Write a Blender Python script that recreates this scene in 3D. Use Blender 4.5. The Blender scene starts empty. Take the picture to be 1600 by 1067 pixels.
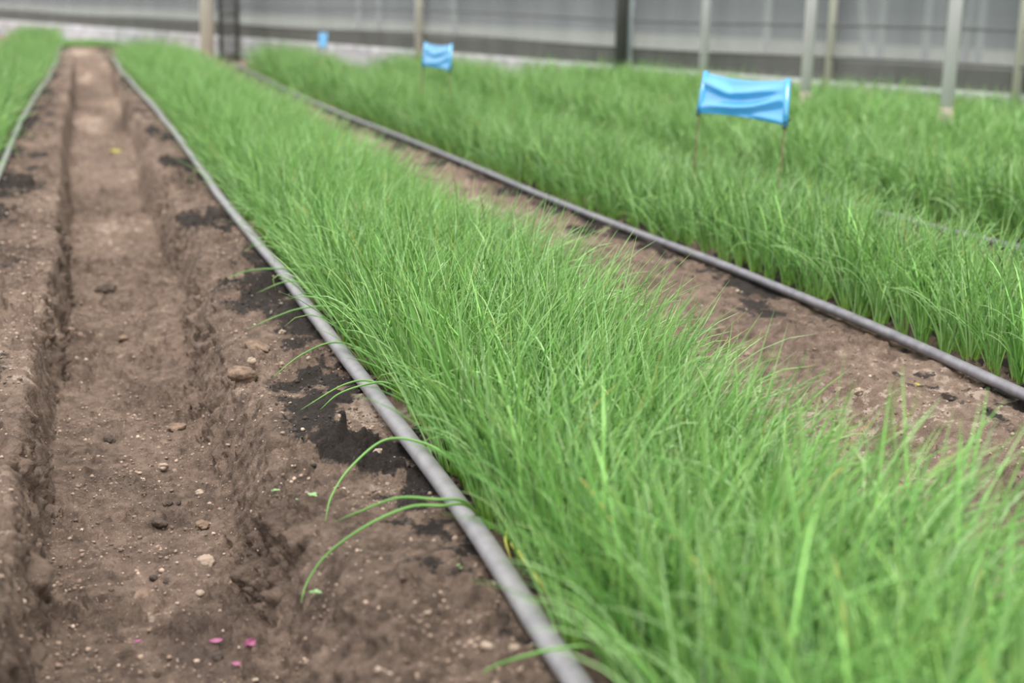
import bpy, math, random
import numpy as np
from mathutils import Vector, Matrix

random.seed(5)
RNG = np.random.default_rng(11)
SC = bpy.context.scene
COL = SC.collection

# ------------------------------------------------------------------ camera
F = 2200.0; CX, CY = 800.0, 533.5; H = 0.62
YAW, PITCH, ROLL = math.radians(16.806), math.radians(13.707), 0.022
_f = np.array([math.sin(YAW)*math.cos(PITCH), math.cos(YAW)*math.cos(PITCH), -math.sin(PITCH)])
_r0 = np.array([math.cos(YAW), -math.sin(YAW), 0.0]); _d0 = np.cross(_f, _r0)
_r = math.cos(ROLL)*_r0 - math.sin(ROLL)*_d0
_d = math.sin(ROLL)*_r0 + math.cos(ROLL)*_d0
EYE = np.array([0, 0, H])

def on_plane(px, py, z=0.0):
    v = _f*F + _r*(px-CX) + _d*(py-CY)
    return EYE + v*((z-H)/v[2])

def at_depth(px, py, D):
    return EYE + (_f*F + _r*(px-CX) + _d*(py-CY))*D/F

cam = bpy.data.cameras.new('camera'); camo = bpy.data.objects.new('camera', cam); COL.objects.link(camo)
cam.sensor_width = 36.0; cam.lens = F/1600*36
M = Matrix([(_r[i], -_d[i], -_f[i], EYE[i]) for i in range(3)] + [(0, 0, 0, 1)])
camo.matrix_world = M
cam.dof.use_dof = True; cam.dof.focus_distance = 2.15; cam.dof.aperture_fstop = 3.5
cam.clip_start = 0.02; cam.clip_end = 200
SC.camera = camo

# ------------------------------------------------------------------ colour helpers
def lin(r, g, b):
    def c(v):
        v /= 255.0
        return v/12.92 if v <= 0.04045 else ((v+0.055)/1.055)**2.4
    return (c(r), c(g), c(b), 1.0)

def new_mat(name):
    m = bpy.data.materials.new(name); m.use_nodes = True
    nt = m.node_tree
    return m, nt, nt.nodes['Principled BSDF'], nt.nodes['Material Output']

def N(nt, t, **kw):
    n = nt.nodes.new(t)
    for k, v in kw.items():
        if k in n.inputs: n.inputs[k].default_value = v
        else: setattr(n, k, v)
    return n

def ramp(nt, stops):
    n = nt.nodes.new('ShaderNodeValToRGB')
    el = n.color_ramp.elements
    while len(el) < len(stops): el.new(0.5)
    for e, (p, c) in zip(el, stops): e.position = p; e.color = c
    return n

def noise_mat(name, c1, c2, scale=20, rough=0.6, spec=0.4, bump=0.0, bscale=80, detail=6, metal=0.0, stretch=None):
    m, nt, b, out = new_mat(name)
    tc = N(nt, 'ShaderNodeTexCoord')
    src = tc.outputs['Object']
    if stretch:
        mp = N(nt, 'ShaderNodeMapping'); mp.inputs['Scale'].default_value = stretch
        nt.links.new(src, mp.inputs['Vector']); src = mp.outputs['Vector']
    nz = N(nt, 'ShaderNodeTexNoise', Scale=scale, Detail=detail, Roughness=0.6)
    nt.links.new(src, nz.inputs['Vector'])
    rp = ramp(nt, [(0.3, c1), (0.7, c2)])
    nt.links.new(nz.outputs['Fac'], rp.inputs['Fac'])
    nt.links.new(rp.outputs['Color'], b.inputs['Base Color'])
    b.inputs['Roughness'].default_value = rough
    b.inputs['Specular IOR Level'].default_value = spec
    b.inputs['Metallic'].default_value = metal
    if bump:
        n2 = N(nt, 'ShaderNodeTexNoise', Scale=bscale, Detail=5)
        nt.links.new(src, n2.inputs['Vector'])
        bp = N(nt, 'ShaderNodeBump', Strength=bump, Distance=0.004)
        nt.links.new(n2.outputs['Fac'], bp.inputs['Height'])
        nt.links.new(bp.outputs['Normal'], b.inputs['Normal'])
    return m

# ------------------------------------------------------------------ object helpers
def mesh_obj(name, verts, faces, mat, parent=None, smooth=True):
    me = bpy.data.meshes.new(name)
    me.from_pydata([tuple(v) for v in verts], [], [tuple(int(i) for i in f) for f in faces])
    if smooth: me.polygons.foreach_set('use_smooth', [True]*len(me.polygons))
    me.update()
    me.materials.append(mat)
    o = bpy.data.objects.new(name, me); COL.objects.link(o)
    if parent: o.parent = parent
    return o

def fast_mesh(name, V, Q, mat, colors=None, T=None):
    """numpy mesh: V (n,3), Q (m,4) quads, T (k,3) triangles; colors (n,3) point attribute"""
    me = bpy.data.meshes.new(name)
    nq = len(Q); nt_ = 0 if T is None else len(T)
    me.vertices.add(len(V)); me.vertices.foreach_set('co', np.ascontiguousarray(V, np.float32).ravel())
    loops = Q.ravel() if T is None else np.concatenate([Q.ravel(), T.ravel()])
    me.loops.add(len(loops)); me.loops.foreach_set('vertex_index', loops.astype(np.int32))
    me.polygons.add(nq+nt_)
    starts = np.concatenate([np.arange(nq)*4, nq*4+np.arange(nt_)*3]).astype(np.int32)
    me.polygons.foreach_set('loop_start', starts)
    me.polygons.foreach_set('use_smooth', np.ones(nq+nt_, bool))
    if colors is not None:
        a = me.color_attributes.new('tint', 'FLOAT_COLOR', 'POINT')
        c4 = np.ones((len(V), 4), np.float32); c4[:, :3] = colors
        a.data.foreach_set('color', c4.ravel())
    me.update(calc_edges=True); me.validate()
    me.materials.append(mat)
    return me

def link_mesh(name, me, parent=None):
    o = bpy.data.objects.new(name, me); COL.objects.link(o)
    if parent: o.parent = parent
    return o

def empty(name, loc=(0, 0, 0)):
    o = bpy.data.objects.new(name, None); COL.objects.link(o); o.location = loc
    o.empty_display_size = 0.05
    return o

def tag(o, label=None, cat=None, group=None, kind=None):
    if label: o['label'] = label
    if cat: o['category'] = cat
    if group: o['group'] = group
    if kind: o['kind'] = kind
    return o

def catmull(pts, per=8):
    P = np.asarray(pts, float); P = np.vstack([2*P[0]-P[1], P, 2*P[-1]-P[-2]])
    out = []
    for i in range(1, len(P)-2):
        p0, p1, p2, p3 = P[i-1], P[i], P[i+1], P[i+2]
        for k in range(per):
            t = k/per
            out.append(0.5*((2*p1)+(-p0+p2)*t+(2*p0-5*p1+4*p2-p3)*t*t+(-p0+3*p1-3*p2+p3)*t**3))
    out.append(P[-2]); return np.array(out)

def tube_geo(path, rad, sides=12, flat=1.0, cap=True):
    path = np.asarray(path, float); n = len(path)
    rad = np.broadcast_to(np.asarray(rad, float), (n,))
    V, Fc = [], []
    up = np.array([0, 0, 1.0])
    for i in range(n):
        t = path[min(i+1, n-1)]-path[max(i-1, 0)]; t /= np.linalg.norm(t)
        u = up if abs(t[2]) < 0.9 else np.array([0, 1.0, 0])
        s = np.cross(t, u); s /= np.linalg.norm(s); w = np.cross(s, t)
        for k in range(sides):
            a = 2*math.pi*k/sides
            V.append(path[i]+rad[i]*(math.cos(a)*s+math.sin(a)*w*flat))
    for i in range(n-1):
        for k in range(sides):
            k2 = (k+1) % sides
            Fc.append((i*sides+k, i*sides+k2, (i+1)*sides+k2, (i+1)*sides+k))
    if cap:
        Fc.append(tuple(range(sides))[::-1]); Fc.append(tuple((n-1)*sides+k for k in range(sides)))
    return V, Fc

def tube(name, path, rad, mat, parent=None, sides=12, flat=1.0):
    V, Fc = tube_geo(path, rad, sides, flat)
    return mesh_obj(name, V, Fc, mat, parent)

def box_geo(c, s, M3=None):
    V = []
    for x in (-1, 1):
        for y in (-1, 1):
            for z in (-1, 1):
                p = np.array([x*s[0]/2, y*s[1]/2, z*s[2]/2])
                if M3 is not None: p = M3 @ p
                V.append(np.asarray(c)+p)
    return V, [(0, 1, 3, 2), (4, 6, 7, 5), (0, 4, 5, 1), (2, 3, 7, 6), (0, 2, 6, 4), (1, 5, 7, 3)]

# ------------------------------------------------------------------ noise (numpy)
def _hash(ix, iy, s):
    h = (ix.astype(np.int64)*374761393 + iy.astype(np.int64)*668265263 + s*974634777) & 0x7fffffff
    h = ((h ^ (h >> 13))*1274126177) & 0x7fffffff
    return ((h ^ (h >> 16)) & 0xffff)/65535.0

def vnoise(x, y, s=0):
    x = np.asarray(x, float); y = np.asarray(y, float)
    ix = np.floor(x); iy = np.floor(y); fx = x-ix; fy = y-iy
    fx = fx*fx*fx*(fx*(fx*6-15)+10); fy = fy*fy*fy*(fy*(fy*6-15)+10)
    a = _hash(ix, iy, s); b = _hash(ix+1, iy, s); c = _hash(ix, iy+1, s); d = _hash(ix+1, iy+1, s)
    return (a+(b-a)*fx+(c-a)*fy+(a-b-c+d)*fx*fy)*2-1

def fbm(x, y, s=0, o=4, g=0.5):
    t = 0; a = 1
    for k in range(o):
        t = t+a*vnoise(x*2**k+17.3*k, y*2**k-9.1*k, s+k*7); a *= g
    return t

def worley(x, y, s=0):
    x = np.asarray(x, float); y = np.asarray(y, float)
    ix = np.floor(x); iy = np.floor(y); best = np.full(np.broadcast(x, y).shape, 9.0); rnd = np.zeros_like(best)
    for dx in (-1, 0, 1):
        for dy in (-1, 0, 1):
            cx, cy = ix+dx, iy+dy
            px = cx+_hash(cx, cy, s); py = cy+_hash(cx, cy, s+101)
            d = (px-x)**2+(py-y)**2
            m = d < best
            best = np.where(m, d, best); rnd = np.where(m, _hash(cx, cy, s+202), rnd)
    return np.sqrt(best), rnd

def sstep(a, b, x):
    t = np.clip((x-a)/(b-a), 0, 1); return t*t*(3-2*t)

# ------------------------------------------------------------------ layout (metres; rows run along +Y)
PIPE_A = [(.38, .2), (.40, 1.14), (.412, 1.62), (.402, 2.29), (.39, 3.15), (.372, 4.4), (.355, 6.6), (.31, 9), (.26, 11.24), (.24, 13.2)]
PIPE_B = [(1.40, .6), (1.415, 1.3), (1.423, 1.85), (1.44, 2.36), (1.42, 3.0), (1.37, 3.92), (1.32, 5.83), (1.235, 8.34), (1.23, 12.3)]
PIPE_L = [(-.31, 1.5), (-.30, 3.2), (-.295, 5.04), (-.30, 6.35), (-.29, 8.1), (-.25, 10.4), (-.24, 13.0), (-.25, 16.5)]
PIPE_C = [(2.36, 1.6), (2.30, 3.06), (2.28, 3.35), (2.22, 5.0), (2.12, 8.0), (2.08, 10.6)]
PIPE_D = [(3.30, 2.0), (3.22, 4.0), (3.12, 6.5), (3.0, 9.2)]

def line_x(P, y):
    P = np.array(P); return np.interp(y, P[:, 1], P[:, 0])

WALL0 = np.array([0.47, 16.78]); WDIR = np.array([0.373, -0.928]); WDIR /= np.linalg.norm(WDIR)
WNRM = np.array([WDIR[1], -WDIR[0]])          # points towards the beds (-x,-y)
def wall_pt(t, off=0.0):
    p = WALL0+WDIR*t+WNRM*off; return p

def furrow(x, y, xl, xr, depth, wl, wr, s):
    """cross-section of one dug furrow: steep left wall, worn right shoulder"""
    nl = 0.012*np.interp(y, [2, 6], [1, .5])*fbm(y*2.0, y*0+s, s, 2)+0.004*fbm(y*9, y*0+s, s+3, 2)
    nr = 0.015*np.interp(y, [2, 6], [1, .5])*fbm(y*1.9, y*0+s+5, s+11, 2)+0.006*fbm(y*8, y*0+s, s+4, 2)
    L = sstep(xl-wl*0.5+nl, xl+wl*0.5+nl, x)
    R = 1-sstep(xr-wr*0.5+nr, xr+wr*0.5+nr, x)
    return -depth*np.minimum(L, R)*(0.55+0.45*L*R)

def height(x, y):
    x, y = np.broadcast_arrays(np.asarray(x, float), np.asarray(y, float))
    end0 = 1-sstep(12.6, 13.6, y+0.25*x)
    # furrow beside the middle bed
    k = np.interp(y, [0, 1.2, 2.2, 4, 8], [1.2, 1.15, 1.0, .85, .7])
    h = furrow(x, y, -0.095, 0.215+0.012*np.sin(y*2.1), 0.135, 0.034*k+.010, 0.080*k, 3)*end0
    # furrow between middle and right bed and those beyond
    h = h+furrow(x, y, line_x(PIPE_B, y)-0.48, line_x(PIPE_B, y)-0.20, 0.055, .10, .14, 23)*(1-sstep(11.2, 12.2, y))
    h = h+furrow(x, y, line_x(PIPE_C, y)-0.45, line_x(PIPE_C, y)-0.20, 0.06, .08, .10, 43)*(1-sstep(9.8, 10.6, y))
    h = h+furrow(x, y, line_x(PIPE_D, y)-0.43, line_x(PIPE_D, y)-0.20, 0.06, .08, .10, 53)*(1-sstep(8.4, 9.2, y))
    fl = sstep(-0.02, -0.09, h)                               # 1 on furrow floors
    # slumps and undulation
    h = h+(0.004*fbm(x*5, y*2.5, 1, 3)+0.006*fbm(x*13, y*11, 2, 3))*np.interp(y, [2, 5], [1, .22])
    h = h+fl*(0.003*fbm(x*5, y*4, 77, 3)+.008*np.clip((x-.06)/.15, -1.2, 1.2)**2*(x < .5))
    return h

def worley3(x, y, z, s=0):
    ix, iy, iz = np.floor(x), np.floor(y), np.floor(z)
    best = np.full(x.shape, 9.0); rnd = np.zeros_like(best)
    for dx in (-1, 0, 1):
        for dy in (-1, 0, 1):
            for dz in (-1, 0, 1):
                cx, cy, cz = ix+dx, iy+dy, iz+dz; k = cy+cz*57.0
                d = (cx+_hash(cx, k, s)-x)**2+(cy+_hash(cx, k, s+101)-y)**2+(cz+_hash(cx, k, s+303)-z)**2
                m = d < best
                best = np.where(m, d, best); rnd = np.where(m, _hash(cx, k, s+202), rnd)
    return np.sqrt(best), rnd

def clods(x, y, z):
    """the fine lumpy crumb of dug soil, measured outward from the smooth surface"""
    x, y, z = np.broadcast_arrays(np.asarray(x, float), np.asarray(y, float), np.asarray(z, float))
    wx = 0.010*vnoise(x*55+z*31, y*55, 9); wy = 0.010*vnoise(x*55+9, y*55+z*23, 19); wz = 0.010*vnoise(x*50-z*40, y*55, 29)
    X, Y, Z = x+wx, y+wy, z+wz
    msk = np.clip(0.72+0.85*fbm(x*6+z*5, y*6, 31, 3), 0.34, 1.45)
    t = 0
    for f, s_, lo, amp in ((21, 5, .52, .080), (44, 6, .30, .043), (92, 7, .12, .021), (180, 15, 0, .0100)):
        d, r = worley3(X*f, Y*f, Z*f, s_)
        t = t+np.clip(0.66-d, 0, 1)*np.clip(r-lo, 0, 1)*amp
    for P in (PIPE_A, PIPE_B, PIPE_L, PIPE_C):
        msk = msk*(1-.9*np.exp(-((x-line_x(P, y))/.022)**2))
    return msk*t+0.0036*fbm(x*36+z*20, y*36+z*14, 12, 4, .6)

def ground_z(x, y):
    h = height(x, y)
    return h+clods(np.asarray(x, float), np.asarray(y, float), h)

# ------------------------------------------------------------------ soil
def compost(gx, gy):
    """dark potting compost spilt along the hoses"""
    def spill(p, s):
        n = fbm(gx*7, gy*5, s, 3)+.55*fbm(gx*30, gy*26, s+9, 3)
        return sstep(-0.20, -0.10, p)*(1-sstep(.34, .42, p))*np.clip(-.12+1.15*n+sstep(-.15, -.01, p)*.70, 0, 1)
    c = 0
    for P, sg, sd in ((PIPE_A, 1, 61), (PIPE_B, 1, 62), (PIPE_C, 1, 64), (PIPE_L, -1, 63)):
        c = np.maximum(c, spill(sg*(gx-line_x(P, gy)), sd))
    return c*sstep(-.07, -.015, height(gx, gy))

def build_ground():
    xs = [np.arange(-6, -0.8, 0.12), np.arange(-0.8, -0.36, 0.02), np.arange(-0.36, -.15, 0.0022), np.arange(-.15, -.045, .0013), np.arange(-.045, .13, .0021), np.arange(.13, .30, .0015), np.arange(.30, .46, .0021),
          np.arange(0.46, 0.90, 0.02), np.arange(0.90, 1.50, 0.003), np.arange(1.50, 2.6, 0.03), np.arange(2.6, 14.01, 0.2)]
    X = np.concatenate(xs)
    ys = [0.2]
    while ys[-1] < 16:
        y = ys[-1]
        ys.append(y+(.02 if y < .95 else 0.0021*max(1.0, (y/1.5)**1.6)))
    ys += list(np.arange(16.5, 60, 1.0))
    Y = np.array(ys)
    gx, gy = np.meshgrid(X, Y)
    z = height(gx, gy)
    dzy, dzx = np.gradient(z, Y, X)
    nl_ = np.sqrt(1+dzx**2+dzy**2); dsp = clods(gx, gy, z)*(1-sstep(9, 14, gy)*.6)
    near = 1-sstep(4, 6, gy)
    px_, py_ = gx-dsp*dzx/nl_*near, gy-dsp*dzy/nl_*near
    z = z+dsp*(near/nl_+(1-near))
    nx, ny = len(X), len(Y)
    V = np.stack([px_.ravel(), py_.ravel(), z.ravel()], 1)
    i = np.arange(nx-1); j = np.arange(ny-1)
    ii, jj = np.meshgrid(i, j); a = (jj*nx+ii).ravel()
    Q = np.stack([a, a+1, a+nx+1, a+nx], 1)
    # colour of the dirt: dark compost spilt along the hoses, damp streak on the floor, mottled tone paler near and at the far end
    comp = compost(gx, gy)
    damp = np.exp(-((gx-0.06-0.02*np.sin(gy*5))/0.075)**2)*np.clip(0.15+1.3*fbm(gx*8, gy*5, 71, 3), 0, 1)*(1-sstep(1.9, 2.6, gy))
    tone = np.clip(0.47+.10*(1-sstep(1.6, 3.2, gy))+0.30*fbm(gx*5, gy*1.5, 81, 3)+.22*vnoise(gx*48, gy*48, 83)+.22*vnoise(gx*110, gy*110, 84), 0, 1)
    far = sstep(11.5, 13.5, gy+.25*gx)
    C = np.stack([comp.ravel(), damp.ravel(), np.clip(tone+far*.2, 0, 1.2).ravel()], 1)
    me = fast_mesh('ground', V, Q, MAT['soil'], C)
    o = link_mesh('ground', me)
    tag(o, 'brown crumbly soil of the beds with dug furrows and dark compost', 'soil', kind='structure')

def soil_material():
    m, nt, b, out = new_mat('soil')
    at = N(nt, 'ShaderNodeAttribute'); at.attribute_name = 'tint'
    sp = N(nt, 'ShaderNodeSeparateColor'); nt.links.new(at.outputs['Color'], sp.inputs['Color'])
    tc = N(nt, 'ShaderNodeTexCoord')
    n1 = N(nt, 'ShaderNodeTexNoise', Scale=55, Detail=8, Roughness=0.7); nt.links.new(tc.outputs['Object'], n1.inputs['Vector'])
    n2 = N(nt, 'ShaderNodeTexNoise', Scale=320, Detail=4, Roughness=0.7); nt.links.new(tc.outputs['Object'], n2.inputs['Vector'])
    add = N(nt, 'ShaderNodeMath', operation='MULTIPLY_ADD'); add.inputs[1].default_value = 0.65
    nt.links.new(n1.outputs['Fac'], add.inputs[0])
    sc2 = N(nt, 'ShaderNodeMath', operation='MULTIPLY_ADD'); sc2.inputs[1].default_value = 0.75
    nt.links.new(n2.outputs['Fac'], sc2.inputs[0]); nt.links.new(sp.outputs['Blue'], sc2.inputs[2])
    sc3 = N(nt, 'ShaderNodeMath', operation='MULTIPLY'); sc3.inputs[1].default_value = 1.0
    nt.links.new(sc2.outputs[0], add.inputs[2]); nt.links.new(add.outputs[0], sc3.inputs[0])
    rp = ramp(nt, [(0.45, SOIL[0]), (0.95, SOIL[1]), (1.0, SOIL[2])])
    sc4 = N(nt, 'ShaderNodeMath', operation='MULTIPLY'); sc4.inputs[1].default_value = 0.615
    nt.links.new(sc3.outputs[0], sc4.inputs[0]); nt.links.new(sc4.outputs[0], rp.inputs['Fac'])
    # tiny pale grit specks
    vo = N(nt, 'ShaderNodeTexVoronoi', Scale=230); nt.links.new(tc.outputs['Object'], vo.inputs['Vector'])
    lt = N(nt, 'ShaderNodeMath', operation='LESS_THAN'); lt.inputs[1].default_value = 0.16
    nt.links.new(vo.outputs['Distance'], lt.inputs[0])
    sr = N(nt, 'ShaderNodeSeparateColor'); nt.links.new(vo.outputs['Color'], sr.inputs['Color'])
    gt = N(nt, 'ShaderNodeMath', operation='GREATER_THAN'); gt.inputs[1].default_value = 0.86
    nt.links.new(sr.outputs['Red'], gt.inputs[0])
    mu = N(nt, 'ShaderNodeMath', operation='MULTIPLY'); nt.links.new(lt.outputs[0], mu.inputs[0]); nt.links.new(gt.outputs[0], mu.inputs[1])
    m1 = N(nt, 'ShaderNodeMix', data_type='RGBA'); m1.inputs[7].default_value = GRIT
    nt.links.new(mu.outputs[0], m1.inputs[0]); nt.links.new(rp.outputs['Color'], m1.inputs[6])
    m2 = N(nt, 'ShaderNodeMix', data_type='RGBA'); m2.inputs[7].default_value = DAMP
    d8 = N(nt, 'ShaderNodeMath', operation='MULTIPLY'); d8.inputs[1].default_value = 0.6; nt.links.new(sp.outputs['Green'], d8.inputs[0])
    nt.links.new(d8.outputs[0], m2.inputs[0]); nt.links.new(m1.outputs[2], m2.inputs[6])
    m3 = N(nt, 'ShaderNodeMix', data_type='RGBA'); m3.inputs[7].default_value = COMPOST
    th = N(nt, 'ShaderNodeMath', operation='MULTIPLY_ADD'); th.inputs[1].default_value = 2.0; th.inputs[2].default_value = -1.0
    nt.links.new(n1.outputs['Fac'], th.inputs[0])
    ad = N(nt, 'ShaderNodeMath', operation='ADD'); nt.links.new(th.outputs[0], ad.inputs[0]); nt.links.new(sp.outputs['Red'], ad.inputs[1])
    mr = N(nt, 'ShaderNodeMapRange', interpolation_type='SMOOTHSTEP'); mr.inputs[1].default_value = 0.3; mr.inputs[2].default_value = 0.75
    nt.links.new(ad.outputs[0], mr.inputs[0]); nt.links.new(mr.outputs[0], m3.inputs[0]); nt.links.new(m2.outputs[2], m3.inputs[6])
    nt.links.new(m3.outputs[2], b.inputs['Base Color'])
    b.inputs['Roughness'].default_value = 0.92; b.inputs['Specular IOR Level'].default_value = 0.25
    n3 = N(nt, 'ShaderNodeTexNoise', Scale=170, Detail=6, Roughness=0.7); nt.links.new(tc.outputs['Object'], n3.inputs['Vector'])
    bp = N(nt, 'ShaderNodeBump', Strength=1.0, Distance=0.012)
    nt.links.new(n3.outputs['Fac'], bp.inputs['Height']); nt.links.new(bp.outputs['Normal'], b.inputs['Normal'])
    return m

# ------------------------------------------------------------------ leaf geometry (vectorised)
def leaf_array(root, lean, L, r, bend, kink, tint, yellow, S=7, sides=3, rng=RNG):
    """root (n,3); lean (n,2) lean vector at the base; bend total extra curl; kink (n,) sharp fold angle; tint (n,3)"""
    n = len(root)
    s = np.linspace(0, 1, S+1)
    th0 = np.linalg.norm(lean, axis=1); ph0 = np.arctan2(lean[:, 1], lean[:, 0])
    ks = rng.uniform(0.55, 0.85, n)
    th = th0[:, None]+bend[:, None]*s[None]**2.0 + kink[:, None]*sstep(-0.06, 0.06, s[None]-ks[:, None])
    ph = ph0[:, None]+rng.normal(0, 0.35, n)[:, None]*s[None]
    t = np.stack([np.sin(th)*np.cos(ph), np.sin(th)*np.sin(ph), np.cos(th)], -1)     # n,S+1,3
    seg = (t[:, 1:]+t[:, :-1])/2*(L[:, None, None]/S)
    P = np.concatenate([np.zeros((n, 1, 3)), np.cumsum(seg, 1)], 1)+root[:, None]
    # keep tips off the ground
    P[..., 2] = np.maximum(P[..., 2], root[:, None, 2]*0+P[..., 2]*0+np.where(s[None] > 0.3, 0.006, -1)+0*P[..., 2])
    b = np.stack([-np.sin(ph), np.cos(ph), 0*ph], -1)
    nn = np.cross(b, t)
    prof = np.interp(s, [0, .1, .5, .8, .95, 1], [1.25, 1.0, 1.0, .72, .38, .12])
    R = r[:, None]*prof[None]
    rings = []
    for k in range(sides):
        a = 2*math.pi*k/sides
        rings.append(P+(b*math.cos(a)+nn*math.sin(a)*0.8)*R[..., None])
    V = np.stack(rings, 2).reshape(-1, 3)                 # n*(S+1)*sides
    base = (np.arange(n)*(S+1)*sides)[:, None, None]
    i = np.arange(S)[None, :, None]; k = np.arange(sides)[None, None]; k2 = (k+1) % sides
    q = np.stack([base+i*sides+k, base+i*sides+k2, base+(i+1)*sides+k2, base+(i+1)*sides+k], -1).reshape(-1, 4)
    c = np.repeat(tint[:, None], S+1, 1)
    pale = np.array(PALE)[None, None]
    w = np.interp(s, [0, .06, .28], [.85, .6, 0])[None, :, None]
    c = c*(1-w)+pale*w
    wy = (yellow[:, None]*sstep(0.45, 0.95, s)[None])[..., None]
    c = c*(1-wy)+np.array(STRAW)[None, None]*wy
    C = np.repeat(c[:, :, None], sides, 2).reshape(-1, 3)
    return V, q, C

def leaf_tints(n, rng):
    u = rng.random((n, 1)); v = rng.normal(1, .17, (n, 1))
    A, B, D = (np.array(c) for c in GREENS)
    c = np.where(u < .6, A+(B-A)*(u/.6), B+(D-B)*((u-.6)/.4))
    return np.clip(c*v, 0.01, .9)

def clump_leaves(cx, cy, cz, k, bias, hgt, rad, rng, spread=0.010, wild=1.0, yellowp=.012):
    """arrays of leaves for clumps at cx,cy,cz with k leaves each; bias (n,2) lean"""
    n = len(cx); idx = np.repeat(np.arange(n), k); m = len(idx)
    a = rng.random(m)*2*math.pi; rr = spread*np.sqrt(rng.random(m))
    off = np.stack([np.cos(a)*rr, np.sin(a)*rr], 1)
    root = np.stack([cx[idx]+off[:, 0], cy[idx]+off[:, 1], cz[idx]-0.006], 1)
    lean = bias[idx]+off*10+rng.normal(0, .19*wild, (m, 2))
    L = hgt[idx]*rng.choice([1.0, .82, .62], m, p=[.5, .33, .17])*rng.normal(1, .1, m)
    bend = np.abs(rng.normal(0.30, .50*wild, m))
    long_ = rng.random(m) < .14
    bend = np.where(long_, bend+rng.uniform(.5, 1.3, m), bend)
    kink = np.where(rng.random(m) < .045, rng.uniform(.7, 2.0, m), 0)
    r = rad*rng.normal(1, .2, m).clip(.5, 1.6)
    yel = np.where(rng.random(m) < yellowp, rng.uniform(.4, 1, m), np.where(rng.random(m) < .25, .12, 0))
    return root, lean, L, r, bend, kink, leaf_tints(m, rng), yel

# ------------------------------------------------------------------ materials
SOIL = [lin(94, 79, 69), lin(156, 134, 118), lin(190, 171, 156)]
GRIT = lin(196, 180, 160); DAMP = lin(78, 66, 62); COMPOST = lin(62, 55, 51)
GREENS = [lin(102, 154, 76)[:3], lin(144, 194, 104)[:3], lin(184, 217, 158)[:3]]
PALE = lin(176, 214, 96)[:3]; STRAW = lin(214, 190, 96)[:3]
MAT = {}
MAT['soil'] = soil_material()

def leaf_material():
    m, nt, b, out = new_mat('onion_leaf')
    at = N(nt, 'ShaderNodeAttribute'); at.attribute_name = 'tint'
    oi = N(nt, 'ShaderNodeObjectInfo')
    hs = N(nt, 'ShaderNodeHueSaturation')
    mr = N(nt, 'ShaderNodeMapRange'); mr.inputs[3].default_value = 0.94; mr.inputs[4].default_value = 1.06
    nt.links.new(oi.outputs['Random'], mr.inputs[0]); nt.links.new(mr.outputs[0], hs.inputs['Value'])
    nt.links.new(at.outputs['Color'], hs.inputs['Color'])
    nt.links.new(hs.outputs['Color'], b.inputs['Base Color'])
    b.inputs['Roughness'].default_value = 0.36; b.inputs['Specular IOR Level'].default_value = 0.5
    tr = N(nt, 'ShaderNodeBsdfTranslucent')
    nt.links.new(hs.outputs['Color'], tr.inputs['Color'])
    mx = N(nt, 'ShaderNodeMixShader'); mx.inputs[0].default_value = 0.3
    nt.links.new(b.outputs[0], mx.inputs[1]); nt.links.new(tr.outputs[0], mx.inputs[2])
    nt.links.new(mx.outputs[0], out.inputs['Surface'])
    return m
MAT['leaf'] = leaf_material()
MAT['pipe'] = noise_mat('grey_polythene_hose', lin(124, 121, 124), lin(148, 145, 147), scale=30, rough=.42, spec=.5, bump=.15, bscale=150)
MAT['pipe_dark'] = noise_mat('dark_polythene_hose', lin(100, 98, 104), lin(136, 132, 138), scale=30, rough=.36, spec=.6)
MAT['pipe_green'] = noise_mat('greenish_polythene_hose', lin(124, 132, 120), lin(146, 152, 140), scale=20, rough=.5)
MAT['stake'] = noise_mat('cane', lin(92, 78, 58), lin(128, 112, 84), scale=60, rough=.8)
MAT['tie'] = noise_mat('dark_twine', lin(44, 40, 38), lin(70, 62, 56), scale=90, rough=.9)
MAT['post_grey'] = noise_mat('galvanised_post', lin(222, 218, 222), lin(236, 232, 235), scale=14, rough=.5, stretch=(1, 1, .2))
MAT['post_foot'] = noise_mat('muddy_post_foot', lin(148, 132, 122), lin(172, 159, 149), scale=30, rough=.9)
MAT['post_dark'] = noise_mat('dark_post', lin(78, 79, 75), lin(98, 99, 95), scale=14, rough=.8, stretch=(1, 1, .2))
MAT['post_wood'] = noise_mat('weathered_wooden_post', lin(208, 203, 190), lin(228, 224, 212), scale=20, rough=.85, stretch=(1, 1, .15))
MAT['pole_far'] = noise_mat('pale_metal_pole', lin(196, 202, 212), lin(214, 219, 228), scale=10, rough=.5)
MAT['stone_pale'] = noise_mat('pale_stone', lin(136, 118, 102), lin(172, 154, 138), scale=60, rough=.9, bump=.4, bscale=200)
MAT['clod'] = noise_mat('soil_clod', lin(88, 72, 60), lin(142, 120, 102), scale=70, rough=.95, bump=.8, bscale=190)
MAT['clod_dark'] = noise_mat('dark_soil_clod', lin(56, 48, 44), lin(92, 78, 68), scale=70, rough=.95, bump=.8, bscale=190)
MAT['petal'] = noise_mat('pink_petal', lin(132, 70, 100), lin(156, 96, 124), scale=120, rough=.6)
MAT['weed'] = noise_mat('weed_leaf', lin(104, 142, 84), lin(140, 168, 120), scale=90, rough=.55)
MAT['yellow_leaf'] = noise_mat('yellow_leaf', lin(138, 130, 62), lin(168, 158, 84), scale=90, rough=.7)

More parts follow.
